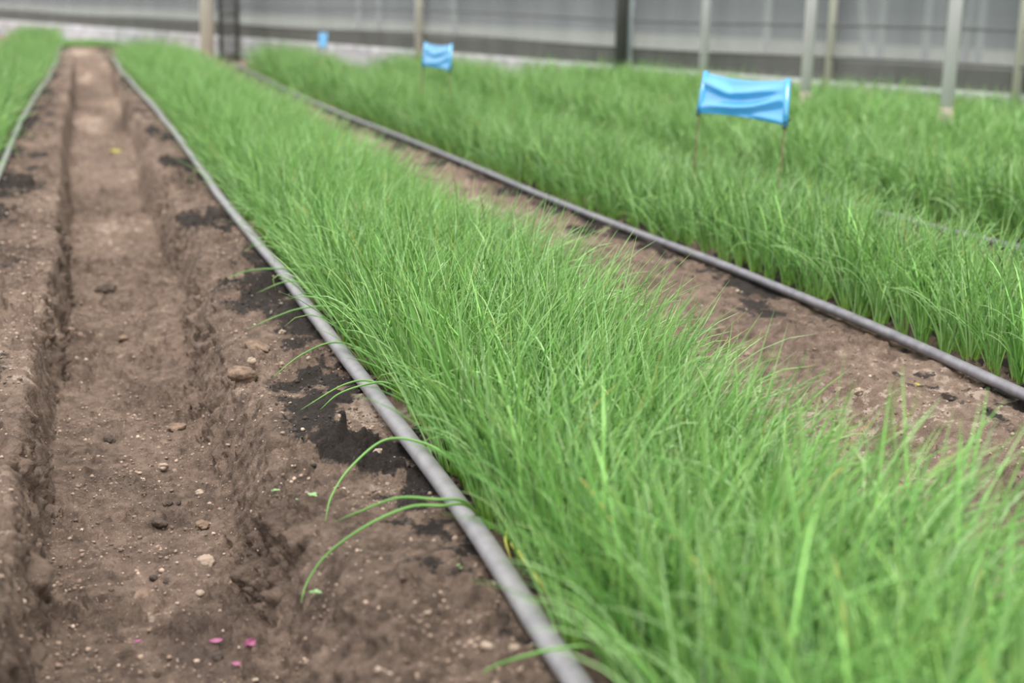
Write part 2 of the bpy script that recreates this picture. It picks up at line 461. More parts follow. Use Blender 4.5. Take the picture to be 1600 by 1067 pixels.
def plastic_blue():
    m, nt, b, out = new_mat('blue_plastic_sheet')
    b.inputs['Base Color'].default_value = lin(84, 202, 255)
    b.inputs['Roughness'].default_value = .2; b.inputs['Specular IOR Level'].default_value = .7
    b.inputs['Coat Weight'].default_value = 1; b.inputs['Coat Roughness'].default_value = .14; b.inputs['Coat IOR'].default_value = 2.4
    tr = N(nt, 'ShaderNodeBsdfTranslucent'); tr.inputs['Color'].default_value = lin(90, 208, 255)
    mx = N(nt, 'ShaderNodeMixShader'); mx.inputs[0].default_value = .42
    nt.links.new(b.outputs[0], mx.inputs[1]); nt.links.new(tr.outputs[0], mx.inputs[2]); nt.links.new(mx.outputs[0], out.inputs['Surface'])
    return m
MAT['blue'] = plastic_blue()

def net_mat(name, c1, c2, opacity, scale=1.2, stretch=(6, 6, .4)):
    m, nt, b, out = new_mat(name)
    tc = N(nt, 'ShaderNodeTexCoord'); mp = N(nt, 'ShaderNodeMapping'); mp.inputs['Scale'].default_value = stretch
    nt.links.new(tc.outputs['Object'], mp.inputs['Vector'])
    nz = N(nt, 'ShaderNodeTexNoise', Scale=scale, Detail=4); nt.links.new(mp.outputs[0], nz.inputs['Vector'])
    rp = ramp(nt, [(.35, c1), (.65, c2)]); nt.links.new(nz.outputs['Fac'], rp.inputs['Fac'])
    nt.links.new(rp.outputs[0], b.inputs['Base Color']); b.inputs['Roughness'].default_value = .8
    b.inputs['Specular IOR Level'].default_value = .1
    if opacity < 1:
        tp = N(nt, 'ShaderNodeBsdfTransparent')
        mx = N(nt, 'ShaderNodeMixShader'); mx.inputs[0].default_value = opacity
        nt.links.new(tp.outputs[0], mx.inputs[1]); nt.links.new(b.outputs[0], mx.inputs[2]); nt.links.new(mx.outputs[0], out.inputs['Surface'])
    return m
MAT['net'] = net_mat('grey_shade_net', lin(136, 139, 141), lin(152, 154, 155), .50)
MAT['net_band'] = net_mat('doubled_shade_net', lin(104, 104, 101), lin(118, 118, 114), .84)
MAT['net_dark'] = net_mat('black_door_net', lin(80, 80, 78), lin(98, 98, 96), .38)
MAT['skirt'] = net_mat('white_plastic_skirt', lin(168, 165, 166), lin(208, 206, 210), 1.0, scale=3, stretch=(3, 3, 3))
MAT['outnet'] = net_mat('neighbour_net', lin(74, 78, 81), lin(98, 102, 105), 1.0, scale=.5, stretch=(2, 2, .1))
MAT['yard'] = noise_mat('pale_yard_ground', lin(116, 126, 100), lin(152, 150, 138), scale=.35, rough=.95, detail=3)
MAT['weedy'] = noise_mat('weedy_ground', lin(140, 170, 96), lin(180, 196, 140), scale=5, rough=.9)

# ------------------------------------------------------------------ build: ground
build_ground()

# ------------------------------------------------------------------ hoses
def hose(name, P, r, mat, label, group=None):
    pts = catmull([(x, y, 0) for x, y in P], 14)
    pts[:, 0] += 0.004*vnoise(pts[:, 1]*2.3, pts[:, 1]*0, 91)
    # rests on the clods: running maximum of the ground under it
    zz = np.max([height(pts[:, 0]+dx, pts[:, 1]) for dx in (-.01, 0, .01)], 0)+0.004
    k = np.hanning(41); k /= k.sum(); zz = np.convolve(np.pad(zz, 20, mode='edge'), k, 'valid')+.003
    pts[:, 2] = zz+r*.92
    o = tube(name, pts, r, mat, sides=16, flat=.92)
    tag(o, label, 'hose', group)
    return o
hose('irrigation_hose', PIPE_A, .0128, MAT['pipe'], 'grey plastic irrigation hose between the deep furrow and the middle onion bed', 'irrigation hoses along the beds')
hose('irrigation_hose', PIPE_B, .0108, MAT['pipe_dark'], 'dark grey irrigation hose along the bed with the large blue flag', 'irrigation hoses along the beds')
hose('irrigation_hose', PIPE_L, .0115, MAT['pipe_green'], 'pale greenish irrigation hose along the bed at the far left', 'irrigation hoses along the beds')
hose('irrigation_hose', PIPE_C, .0105, MAT['pipe_dark'], 'short stretch of dark hose showing through leaves behind the flag bed, right border', 'irrigation hoses along the beds')

# ------------------------------------------------------------------ onion beds
HREF = 0.215
def bed_points(xl, xr, y0, y1, sx, sy, grow=0.0, rng=RNG):
    """staggered planting grid, spacing widening a little with distance"""
    out = []; y = y0; row = 0
    while y < y1:
        k = 1+grow*max(0, y-3)
        a, b = xl(y), xr(y); n = max(3, int((b-a)/(sx*k)))
        xs = a+(np.arange(n)+.5*(row % 2)+.25)*(b-a)/n
        xs = xs+rng.normal(0, sx*.16, n); yy = y+rng.normal(0, sy*.2, n)
        for x_, y_ in zip(xs, yy): out.append((x_, y_, (x_-a)/(b-a)))
        y += sy*k; row += 1
    return np.array(out)

def lean_bias(u, rng, edge=.42):
    n = len(u)
    bx = np.where(u > .72, (u-.72)/.28*edge, 0)-np.where(u < .2, (.2-u)/.2*edge*.35, 0)
    return np.stack([bx+.06+rng.normal(0, .08, n), rng.normal(0, .09, n)], 1)

def sward(name, pts, k, hgt, rad, label, S=6, seed=1, wild=1.0, edge=.42):
    rng = np.random.default_rng(seed)
    V, Q, C = [], [], []; off = 0
    cx, cy, u = pts[:, 0], pts[:, 1], pts[:, 2]
    cz = ground_z(cx, cy)
    hh = hgt*np.interp(cy, [2, 8], [1, 1.12])*(1+.10*fbm(cx*2.2, cy*1.6, seed+40, 3))*(1-.10*np.clip(1-u*6, 0, 1))
    lv = clump_leaves(cx, cy, cz, k, lean_bias(u, rng, edge), hh, rad, rng, wild=wild)
    v, q, c = leaf_array(*lv, S=S, sides=3, rng=rng)
    me = fast_mesh(name, v, q, MAT['leaf'], c)
    o = link_mesh(name, me)
    tag(o, label, 'onion seedlings', kind='stuff')
    return o

# middle bed
A_l = lambda y: line_x(PIPE_A, y)+0.030
A_r = lambda y: line_x(PIPE_B, y)-float(np.interp(y, [1, 2.5, 4, 8], [.66, .63, .56, .50]))+0.01*math.sin(y*3)
ptsA = bed_points(A_l, A_r, .50, 12.7, .034, .034, .10)
B_l = lambda y: line_x(PIPE_B, y)+0.035
B_r = lambda y: line_x(PIPE_B, y)+float(np.interp(y, [3.1, 4.0], [.36, .47]))
ptsB = bed_points(B_l, B_r, 1.45, 11.9, .041, .039, .08)
# individuals: the nearest and largest
def split_individuals():
    keyA = ptsA[:, 1]+np.where(ptsA[:, 2] < .12, -.75, 0)
    iA = np.argsort(keyA)[:212]
    keyB = ptsB[:, 1]*0.55+ptsB[:, 2]*.9
    keyB = np.where(ptsB[:, 1] < 1.75, 99, keyB)
    iB = np.argsort(keyB)[:76]
    return iA, iB
iA, iB = split_individuals()

VAR = {}
def clump_variants():
    for zone, bias, n in (('left', (-.09, 0), 6), ('mid', (.07, 0), 10), ('right', (.30, .02), 6)):
        VAR[zone] = []
        for q in range(n):
            rng = np.random.default_rng(500+q+len(VAR)*50)
            k = int(rng.integers(13, 19))
            lv = clump_leaves(np.zeros(1), np.zeros(1), np.zeros(1), k, np.array([bias])+rng.normal(0, .05, (1, 2)), np.array([HREF]), .00135, rng)
            v, qd, c = leaf_array(*lv, S=9, sides=5, rng=rng)
            VAR[zone].append(fast_mesh('onion_seedling', v, qd, MAT['leaf'], c))
clump_variants()
PLACED = []
def place(pts, idx, where):
    for i in idx:
        x, y, u = pts[i]
        zone = 'left' if u < .2 else 'right' if u > .75 else 'mid'
        o = bpy.data.objects.new('onion_seedling', random.choice(VAR[zone])); COL.objects.link(o)
        s = random.uniform(.88, 1.12)*(1+.1*float(fbm(np.array([x*2.2]), np.array([y*1.6]), 47, 3)[0]))
        o.location = (x, y, float(ground_z(x, y))); o.scale = (s, s, s)
        o.rotation_euler = (0, 0, random.uniform(-.5, .5) if zone != 'mid' else random.uniform(-1.2, 1.2))
        if where == 'A':
            lab = {'left': 'green onion seedling clump in the edge row beside the thick grey hose',
                   'mid': 'green onion seedling clump standing inside the near end of the middle bed',
                   'right': 'green onion seedling clump leaning right over soil, near end of the middle bed'}[zone]
            grp = {'left': 'edge row beside the grey hose', 'mid': 'near clumps inside the middle bed', 'right': 'near clumps on the right side of the middle bed'}[zone]
        else:
            lab = {'left': 'green onion seedling clump with bare pale base, right behind the dark hose at right',
                   'mid': 'green onion seedling clump inside the near end of the flag bed at right',
                   'right': 'green onion seedling clump at the back of the near end of the flag bed'}[zone]
            grp = {'left': 'front row behind the dark hose', 'mid': 'near clumps inside the flag bed', 'right': 'near clumps at the back of the flag bed'}[zone]
        tag(o, lab, 'onion plant', grp)
place(ptsA, iA, 'A'); place(ptsB, iB, 'B')
restA = np.delete(ptsA, iA, 0); restB = np.delete(ptsB, iB, 0)
sward('seedling_foliage', restA, 16, HREF, .00132, 'dense green onion seedlings filling the middle bed between the two long hoses', S=7, seed=21)
sward('seedling_foliage', restB, 13, HREF, .0015, 'dense green onion seedlings of the bed that carries the large blue flag', S=6, seed=22)
L_l = lambda y: line_x(PIPE_L, y)-0.42
L_r = lambda y: line_x(PIPE_L, y)-0.035
ptsL = bed_points(L_l, L_r, 4.3, 16.4, .042, .042, .06)
sward('seedling_foliage', ptsL, 10, HREF, .0022, 'dense green onion seedlings of the bed in the top left corner, left of the furrow', S=5, seed=23, edge=.10, wild=.7)
C_l = lambda y: line_x(PIPE_C, y)+0.03
C_r = lambda y: line_x(PIPE_C, y)+0.48
ptsC = bed_points(C_l, C_r, 2.4, 10.9, .042, .042, .08)
sward('seedling_foliage', ptsC, 11, HREF, .0022, 'dense green onion seedlings of the bed behind the flag bed, in front of the grey posts', S=5, seed=24)
D_l = lambda y: line_x(PIPE_D, y)+0.0
D_r = lambda y: min(line_x(PIPE_D, y)+0.75, WALL0[0]+(16.78-y)*.402-.12)
ptsD = bed_points(D_l, D_r, 3.2, 9.9, .046, .046, .06)
sward('seedling_foliage', ptsD, 11, HREF, .0024, 'green onion seedlings of the farthest right bed, around the feet of the pale posts', S=5, seed=25)
D2_l = lambda y: line_x(PIPE_D, y)+0.82
D2_r = lambda y: max(D2_l(y)+.1, min(D2_l(y)+0.7, WALL0[0]+(16.78-y)*.402-.10))
ptsD2 = bed_points(D2_l, D2_r, 3.6, 7.4, .05, .05, .06)
sward('seedling_foliage', ptsD2, 11, HREF*.95, .0024, 'strip of green onion seedlings at the foot of the net wall, far right', S=5, seed=26)

rgw = np.random.default_rng(9); wq = [on_plane(a_, b_, 0) for a_, b_ in zip(rgw.uniform(96, 184, 160), rgw.uniform(68, 74, 160))]
ptsW = np.array([(q_[0], q_[1], .5) for q_ in wq])
o = sward('path_grass', ptsW, 12, .06, .004, 'low weedy grass at the far end of the furrow, before the white skirt', S=4, seed=29, wild=2.0)
o['category'] = 'grass'

# ------------------------------------------------------------------ plants with long leaves bent over the hose (each leaf a part)
def swept_leaf(name, pts, r, parent, mat=None, tip=0.0, col=None):
    P = catmull(pts, 10); n = len(P); s = np.linspace(0, 1, n)
    V, Fc = tube_geo(P, r*np.interp(s, [0, .1, .5, .85, 1], [1.2, 1, .95, .6, .12]), 8)
    o = mesh_obj(name, V, Fc, MAT['leaf'], parent)
    a = o.data.color_attributes.new('tint', 'FLOAT_COLOR', 'POINT')
    c0 = np.array(col if col is not None else GREENS[1])
    c = np.repeat(c0[None], n, 0)
    w = np.interp(s, [0, .08, .25], [.8, .5, 0])[:, None]; c = c*(1-w)+np.array(PALE)*w
    if tip: w = tip*sstep(.8, 1, s)[:, None]; c = c*(1-w)+np.array(STRAW)*w
    c4 = np.ones((n*8, 4), np.float32); c4[:, :3] = np.repeat(c, 8, 0)
    a.data.foreach_set('color', c4.ravel())
    return o

def arch_plant(base_px, leaves, label, filler=5, seed=0):
    """base pixel on the soil; each leaf = list of (px,py,z) points beyond the base"""
    b = on_plane(*base_px, 0.0); z0 = float(ground_z(b[0], b[1]))
    root = empty('onion_seedling', (b[0], b[1], z0))
    tag(root, label, 'onion plant', 'onion plants with long leaves bent across the hose')
    for L in leaves:
        dry = L[0] == 'dry'
        if dry: L = L[1:]
        pts = [(0, 0, -.004)]
        for (px, py, z) in L:
            p = on_plane(px, py, z); pts.append((p[0]-b[0], p[1]-b[1], p[2]-z0))
        if dry:
            w_ = swept_leaf('withered_leaf', pts, .0022, root, tip=.9, col=np.array(STRAW)*.6+np.array(PALE)*.4); w_['label'] = 'yellowing withered leaf'
        else: swept_leaf('leaf', pts, .0018, root, col=np.array(GREENS[0])*.5+np.array(GREENS[1])*.5)
    rng = np.random.default_rng(seed)
    for k in range(filler):
        a = rng.uniform(-.6, .6); l = rng.uniform(.12, .2); be = rng.uniform(.1, .5)
        pts = [(0.003*math.cos(k), .003*math.sin(k), -.004)]
        for s in (.35, .7, 1.0):
            pts.append((l*s*math.sin(a)*s+.003*math.cos(k), l*s*rng.normal(.05, .12)*s, l*s*(1-.12*s)))
        swept_leaf('leaf', pts, .0017, root, col=GREENS[int(rng.integers(0, 2))])
arch_plant((728, 760), [[(700, 715, .06), (655, 690, .075), (600, 688, .07), (548, 730, .045), (518, 775, .02), (508, 815, .006)],
                        ], 'onion plant whose long leaf arches over the hose and droops like a loop', seed=1)
arch_plant((765, 830), [[(730, 790, .05), (690, 790, .06), (640, 792, .055), (575, 820, .035), (512, 865, .0), (480, 910, -.03), (470, 943, -.045)],
                        [(728, 785, .055), (680, 780, .065), (620, 778, .06), (560, 800, .04), (524, 815, .02)]],
           'onion plant with two long leaves sweeping far left, one reaching down the furrow side', seed=2)
arch_plant((985, 1062), [[(930, 1015, .05), (880, 1012, .055), (820, 1025, .045), (770, 1042, .025), (735, 1066, .006)]],
           'onion plant at the bottom of the picture with one leaf bent left over the hose', seed=3)
arch_plant((600, 545), [[(560, 505, .05), (520, 480, .055), (470, 482, .045), (430, 495, .03), (385, 515, .01)],
                        [(555, 480, .07), (510, 450, .075), (450, 440, .06), (400, 458, .04)]],
           'onion plant with two thin leaves reaching left across the middle of the hose', seed=4)
arch_plant((628, 590), [[(570, 548, .05), (520, 535, .04), (470, 555, .025), (425, 590, .008)]],
           'onion plant with one leaf stretched left over the hose towards dark compost', seed=5)
arch_plant((520, 470), [[(480, 390, .09), (455, 350, .115), (435, 345, .115), (420, 360, .10), (412, 385, .08)],
                        [(470, 425, .05), (420, 420, .045), (380, 425, .03), (345, 440, .012)]],
           'onion plant farther back with one leaf hooked over like a crook', seed=6)
arch_plant((655, 640), [[(610, 600, .05), (575, 600, .045), (530, 615, .03), (500, 640, .008)],
                        [(590, 598, .04), (540, 600, .03), (470, 640, .01)]],
           'onion plant with crossed thin leaves lying over the hose above black soil', seed=7)

arch_plant((815, 868), [['dry', (800, 850, .03), (830, 890, .035), (858, 935, .012), (868, 975, .004)], [(790, 760, .10), (770, 690, .15), (775, 640, .18)]],
           'onion plant with a yellow withered leaf sagging beside the hose, lower middle', seed=8)
arch_plant((800, 850), [['dry', (795, 830, .03), (790, 845, .03), (800, 880, .012)], [(800, 740, .11), (812, 650, .17)]],
           'onion plant with a short yellow bent leaf at its base beside the hose', seed=9)

# ------------------------------------------------------------------ blue marker flags
def flag(TL, TR, BR, BL, base_l, base_r, label, seed, folds=1.0):
    """corner points in the world; sheet with real folds"""
    TL, TR, BR, BL = (np.array(p) for p in (TL, TR, BR, BL))
    o0 = np.array([(base_l[0]+base_r[0])/2, (base_l[1]+base_r[1])/2, 0.0]); z0 = float(ground_z(o0[0], o0[1])); o0[2] = z0
    root = empty('marker_flag', tuple(o0)); tag(root, label, 'flag', 'blue plastic marker flags in the beds')
    nu, nv = 60, 40
    ex = (TR-TL); ez = (TL-BL); nrm = np.cross(ex, ez); nrm /= np.linalg.norm(nrm)
    if nrm @ (EYE-TL) < 0: nrm = -nrm
    W = np.linalg.norm(ex)
    V = []
    def relief(u, v):
        # tension folds running from corner to corner
        def crest(d, up, dn):               # steep underside, long upper flank that faces the sky
            return math.exp(-(d/(up if d > 0 else dn))**2)
        e = (math.sin(math.pi*u)*math.sin(math.pi*v))**.35 if 0 < u < 1 and 0 < v < 1 else 0
        l1 = np.interp(u, [0, .12, .38, .7, 1], [.78, .72, .56, .70, .80])
        l2 = np.interp(u, [0, .45, .7, 1], [.14, .18, .30, .58])
        c1 = crest(v-l1, .15, .12)
        c2 = crest(v-l2, .14, .11)
        c3 = crest(v-.05, .12, .06)*sstep(.5, .8, u)
        return folds*W*e*(.042*c1+.042*c2+.036*c3+.008*float(vnoise(np.array(u*5), np.array(v*4), seed)))
    for side in (1, -1):
        for j in range(nv+1):
            for i in range(nu+1):
                u, v = i/nu, j/nv
                p = (BL*(1-u)+BR*u)*(1-v)+(TL*(1-u)+TR*u)*v
                sag = -.035*W*math.sin(math.pi*u)*(v-.35)
                p = p+nrm*(relief(u, v)+side*.0005)-o0+np.array([0, 0, sag])
                V.append(p)
    Fc = []
    n1 = (nu+1)*(nv+1)
    for j in range(nv):
        for i in range(nu):
            a = j*(nu+1)+i; q = (a, a+1, a+nu+2, a+nu+1)
            Fc.append(q); Fc.append(tuple(n1+k for k in q[::-1]))
    edge = [j*(nu+1) for j in range(nv+1)]+[nv*(nu+1)+i for i in range(1, nu+1)]+[j*(nu+1)+nu for j in range(nv-1, -1, -1)]+[i for i in range(nu-1, 0, -1)]
    for a, b in zip(edge, edge[1:]+edge[:1]): Fc.append((a, b, n1+b, n1+a))
    sheet = mesh_obj('sheet', V, Fc, MAT['blue'], root)
    for (t, b, g) in ((TL, BL, base_l), (TR, BR, base_r)):
        g = np.array([g[0], g[1], float(ground_z(g[0], g[1]))-.02])
        top = b+(t-b)*1.0
        # sleeve of rolled sheet round the stake
        Vv, Ff = tube_geo([b-o0-(t-b)*.02, (b+t)/2-o0, top-o0+(t-b)*.03], [W*.018]*3, 10)
        sl = mesh_obj('sleeve', Vv, Ff, MAT['blue'], sheet)
        mid = (g+b)/2+np.array([.002, .001, 0])
        stake = tube('stake', [g-o0, mid-o0, b-o0, (b+t)/2-o0, top-o0], .0021, MAT['stake'], root, 8)
        k = b-o0-(t-b)*.05
        tp = [k+np.array([.006*math.cos(a), .006*math.sin(a), .0018*a-.006]) for a in np.linspace(0, 4*math.pi, 26)]
        tp.append(tp[-1]+np.array([.008, -.004, .006]))
        tube('tie', tp, .0016, MAT['tie'], stake, 6)

Dr, Dl = 3.6, 3.98
gr = on_plane(1213, 290, .16); gl = on_plane(1084, 250, .16)
brp, blp = at_depth(1227, 196, Dr), at_depth(1092, 176, Dl)
trp, tlp = at_depth(1231, 126, Dr+.02), at_depth(1103, 114, Dl+.02)
def ext(b, px, py, D):
    q = at_depth(px, py, D); dv = q-b; s = (0.0-b[2])/dv[2]; return b+dv*s
flag(tlp, trp, brp, blp, ext(blp, 1086, 240, Dl), ext(brp, 1217, 275, Dr), 'large blue plastic flag with glossy folds on two thin canes, in the bed at right', 3)
D1, D2 = 6.1, 6.4
flag(at_depth(665, 67, D2), at_depth(705, 70, D1), at_depth(703, 111, D1), at_depth(661, 103, D2),
     ext(at_depth(661, 103, D2), 659, 130, D2), ext(at_depth(703, 111, D1), 702, 140, D1), 'small square blue plastic flag, middle one of the three, farther back in the bed', 5, .6)
flag(at_depth(499, 51, 9.9), at_depth(511, 51, 9.8), at_depth(510, 75, 9.8), at_depth(498, 74, 9.9),
     ext(at_depth(498, 74, 9.9), 498, 90, 9.9), ext(at_depth(510, 75, 9.8), 510, 90, 9.8), 'tiny narrow blue flag farthest back, in front of the white skirt of the net wall', 7, .5)

# ------------------------------------------------------------------ net wall at the back
WT0, WT1 = -9.0, 16.5
def wall_strip(name, z0, z1, off, mat, wav=.02, nseg=90, thick=.004):
    V, Fc = [], []
    zs = np.linspace(z0, z1, 8)
    for sgn in (1, -1):
        for i in range(nseg+1):
            t = WT0+(WT1-WT0)*i/nseg
            for z in zs:
                w = wav*float(vnoise(np.array(t*.9), np.array(z*2.0), 71))+sgn*thick/2
                p = wall_pt(t, off+w); V.append((p[0], p[1], z))
    n1 = (nseg+1)*8
    for i in range(nseg):
        for j in range(7):
            a = i*8+j; q = (a, a+8, a+9, a+1)
            Fc.append(q); Fc.append(tuple(n1+k for k in q[::-1]))
    for i in range(nseg):
        for j in (0, 7):
            a = i*8+j; Fc.append((a, a+8, n1+a+8, n1+a))
    o = mesh_obj(name, V, Fc, mat); o['kind'] = 'structure'; return o
o = wall_strip('wall_back', .30, 2.4, 0, MAT['net']); tag(o, 'grey see-through shade net wall behind the beds', 'wall')
o = wall_strip('trim_1', .185, .315, .02, MAT['net_band']); tag(o, 'darker doubled net band along the foot of the net wall', 'net band')
o = wall_strip('trim_2', -.02, .19, .045, MAT['skirt'], .03); tag(o, 'white plastic skirt at the foot of the net wall', 'plastic skirt')

def rail(z, r, mat, label, off=.06):
    pts = [(*wall_pt(t, off), z+.012*math.sin(t*1.3)) for t in np.linspace(WT0, WT1, 60)]
    return tag(tube('net_rail', pts, r, mat, sides=8), label, 'rail', 'dark rails of the net wall')
rail(.318, .008, MAT['post_dark'], 'thin dark rail along the top of the doubled net band')
rail(.50, .006, MAT['post_dark'], 'thin dark line strung across the net wall, higher than the rail')

# ------------------------------------------------------------------ posts
def post(px, py, zb, r, mat, label, foot=True, hgt=2.3, name='greenhouse_post', lean=(0, 0), pos=None, group='upright posts of the greenhouse', bend=.0):
    p = np.array(pos) if pos is not None else on_plane(px, py, zb)
    z0 = float(ground_z(p[0], p[1])) if p[1] < 20 else 0.0
    root = empty(name, (p[0], p[1], z0)); tag(root, label, 'post', group)
    tube('shaft', [(0, 0, -.02), (lean[0]*.5, lean[1]*.5, hgt/2), (lean[0], lean[1], hgt)], r, mat, root, 16)
    if foot:
        tube('muddy_foot', [(0, 0, -.03), (0, 0, .12), (lean[0]*.1, lean[1]*.1, .195)], [r*1.18, r*1.12, r*1.04], MAT['post_foot'], root, 16)
    return root
post(1478, 178, .18, .0285, MAT['post_grey'], 'thick pale grey post nearest the camera, at right, standing in the onion bed')
post(1258, 150, .18, .0275, MAT['post_grey'], 'pale grey post just right of the large blue flag, standing in the onion bed')
post(1098, 118, .18, .026, MAT['post_grey'], 'pale grey post rising behind the left corner of the large blue flag')
pd = wall_pt(0); 
def on_wall_px(px, off):
    # where the vertical through this pixel column meets the wall line, found on the ground
    lo, hi = WT0, WT1
    for _ in range(50):
        m = (lo+hi)/2; w = wall_pt(m, off); P = np.array([w[0], w[1], .3])-EYE
        x = CX+F*(P @ _r)/(P @ _f)
        if x < px: lo = m
        else: hi = m
    return wall_pt(lo, off)
post(0, 0, 0, .040, MAT['post_dark'], 'thick dark grey post against the net wall, left of the large blue flag', foot=False, pos=on_wall_px(970, .12))
post(0, 0, 0, .020, MAT['pole_far'], 'thin pale pole standing close beside the thick dark post', foot=False, pos=on_wall_px(984, .06))
post(325, 95, 0, .062, MAT['post_wood'], 'pale wooden post at the far end of the middle bed, beside the dark net door', foot=False)
post(0, 0, 0, .034, MAT['post_wood'], 'slim pale wooden post on the net wall behind the middle blue flag', foot=False, pos=on_wall_px(655, .05))
post(0, 0, 0, .024, MAT['post_wood'], 'slim beige post on the net wall between the two nearer pale grey posts', foot=False, pos=on_wall_px(1296, .05))
post(0, 0, 0, .024, MAT['post_wood'], 'slim brownish post on the net wall at the right border', foot=False, pos=on_wall_px(1591, .05))

# dark net door at the end of the middle bed
def net_door():
    a = on_plane(346, 92, 0); b = on_plane(372, 94, 0); z0 = 0.0
    root = empty('net_door', (a[0], a[1], 0)); tag(root, 'dark net door in a dark frame behind the middle bed, beside the pale wooden post', 'door')
    d = b-a; d[2] = 0
    tube('upright', [(0, 0, -.02), (0, 0, 2.0)], .022, MAT['post_dark'], root, 10)
    tube('upright', [(d[0], d[1], -.02), (d[0], d[1], 2.0)], .022, MAT['post_dark'], root, 10)
    for z in (.05, .42, 1.95):
        tube('crossbar', [(0, 0, z), (d[0], d[1], z)], .018, MAT['post_dark'], root, 8)
    n = np.array([-d[1], d[0], 0]); n /= np.linalg.norm(n)
    V = [np.array(p)+n*s for s in (.003, -.003) for p in ((0, 0, .05), (d[0], d[1], .05), (d[0], d[1], 1.95), (0, 0, 1.95))]
    mesh_obj('net_panel', V, [(0, 1, 2, 3), (7, 6, 5, 4), (0, 4, 5, 1), (1, 5, 6, 2), (2, 6, 7, 3), (3, 7, 4, 0)], MAT['net_dark'], root, False)
net_door()

# ------------------------------------------------------------------ outside, seen through the net
def yard():
    V = []; 
    for t, off in ((-30, -.3), (40, -.3), (40, -60), (-30, -60)):
        p = wall_pt(t, off); V.append((p[0], p[1], .035))
    V += [(x, y, z-.05) for x, y, z in V]
    o = mesh_obj('ground_outside', V, [(0, 1, 2, 3), (7, 6, 5, 4), (0, 4, 5, 1), (1, 5, 6, 2), (2, 6, 7, 3), (3, 7, 4, 0)], MAT['yard'], smooth=False)
    tag(o, 'pale bare ground outside the net wall', 'ground', kind='structure')
    V = []
    K = 2.8
    P0 = wall_pt(-16)*K; P1 = wall_pt(22)*K
    for z in (0, 6.0):
        for k in range(2):
            V.append((P0[0]+k*.3, P0[1]+k*.3, z)); V.append((P1[0]+k*.3, P1[1]+k*.3, z))
    o = mesh_obj('wall_outside', V, [(0, 1, 5, 4), (2, 6, 7, 3), (0, 4, 6, 2), (1, 3, 7, 5), (4, 5, 7, 6)], MAT['outnet'], smooth=False)
    tag(o, 'dark grey net side of the neighbouring greenhouse beyond the net wall', 'wall', kind='structure')
yard()
def far_pole(px, zb_py, label, r=.03, px_top=None, k=1.7):
    p = wall_pt(0)
    lo, hi = -16.0, 22.0
    for _ in range(50):
        m = (lo+hi)/2; w = wall_pt(m)*k; P = np.array([w[0], w[1], .3])-EYE
        x = CX+F*(P @ _r)/(P @ _f)
        if x < px: lo = m
        else: hi = m
    w = wall_pt(lo)*k
    root = empty('support_pole', (w[0], w[1], .03)); tag(root, label, 'pole', 'pale poles outside the net wall')
    lx = 0 if px_top is None else (px_top-px)*np.linalg.norm(w)/F*3.0
    r *= .72
    V, Fc = tube_geo([(0, 0, 0), (lx*_r0[0], lx*_r0[1], 4.0)], r, 10)
    mesh_obj('shaft', V, Fc, MAT['pole_far'], root)
    V, Fc = box_geo((0, 0, .04), (r*4, r*4, .12)); mesh_obj('footing', V, Fc, MAT['post_foot'], root, False)
far_pole(560, 60, 'blurred pale pole seen through the net, left one of a pair', .05)
far_pole(592, 60, 'blurred pale pole seen through the net, right one of a pair', .05)
far_pole(712, 62, 'blurred pale pole seen through the net, slanting, right of the middle blue flag', .05, 700)
far_pole(1198, 90, 'blurred pale pole seen through the net above the large blue flag', .045)
far_pole(1356, 100, 'blurred slanting pale pole seen through the net, between the two right grey posts', .05, 1330)
far_pole(1376, 100, 'blurred upright pale pole seen through the net, beside the slanting one', .05)
far_pole(1447, 105, 'blurred bluish pole seen through the net just left of the thickest grey post', .05)
far_pole(1507, 110, 'blurred bluish pole seen through the net just right of the thickest grey post', .055, 1520)
far_pole(1530, 115, 'blurred bluish pole seen through the net, second right of the thickest grey post', .05)

# ------------------------------------------------------------------ stones, clods, petals, weeds
def ico(sub):
    t = (1+5**.5)/2
    v = [(-1, t, 0), (1, t, 0), (-1, -t, 0), (1, -t, 0), (0, -1, t), (0, 1, t), (0, -1, -t), (0, 1, -t), (t, 0, -1), (t, 0, 1), (-t, 0, -1), (-t, 0, 1)]
    f = [(0, 11, 5), (0, 5, 1), (0, 1, 7), (0, 7, 10), (0, 10, 11), (1, 5, 9), (5, 11, 4), (11, 10, 2), (10, 7, 6), (7, 1, 8), (3, 9, 4), (3, 4, 2), (3, 2, 6), (3, 6, 8), (3, 8, 9), (4, 9, 5), (2, 4, 11), (6, 2, 10), (8, 6, 7), (9, 8, 1)]
    v = [np.array(p)/np.linalg.norm(p) for p in v]
    for _ in range(sub):
        mid = {}; nf = []
        def m(a, b):
            k = (min(a, b), max(a, b))
            if k not in mid:
                p = v[a]+v[b]; v.append(p/np.linalg.norm(p)); mid[k] = len(v)-1
            return mid[k]
        for a, b, c in f:
            x, y, z = m(a, b), m(b, c), m(c, a); nf += [(a, x, z), (b, y, x), (c, z, y), (x, y, z)]
        f = nf
    return np.array(v), f
ICO3 = ico(3); ICO1 = ico(1)
def rock_verts(v, seed, rough=.22):
    a = 1+rough*vnoise(v[:, 0]*1.6+seed*3.1, v[:, 1]*1.6+v[:, 2]*1.3, seed)+rough*.5*vnoise(v[:, 0]*4+v[:, 2]*2, v[:, 1]*4-seed, seed+5)
    return v*a[:, None]
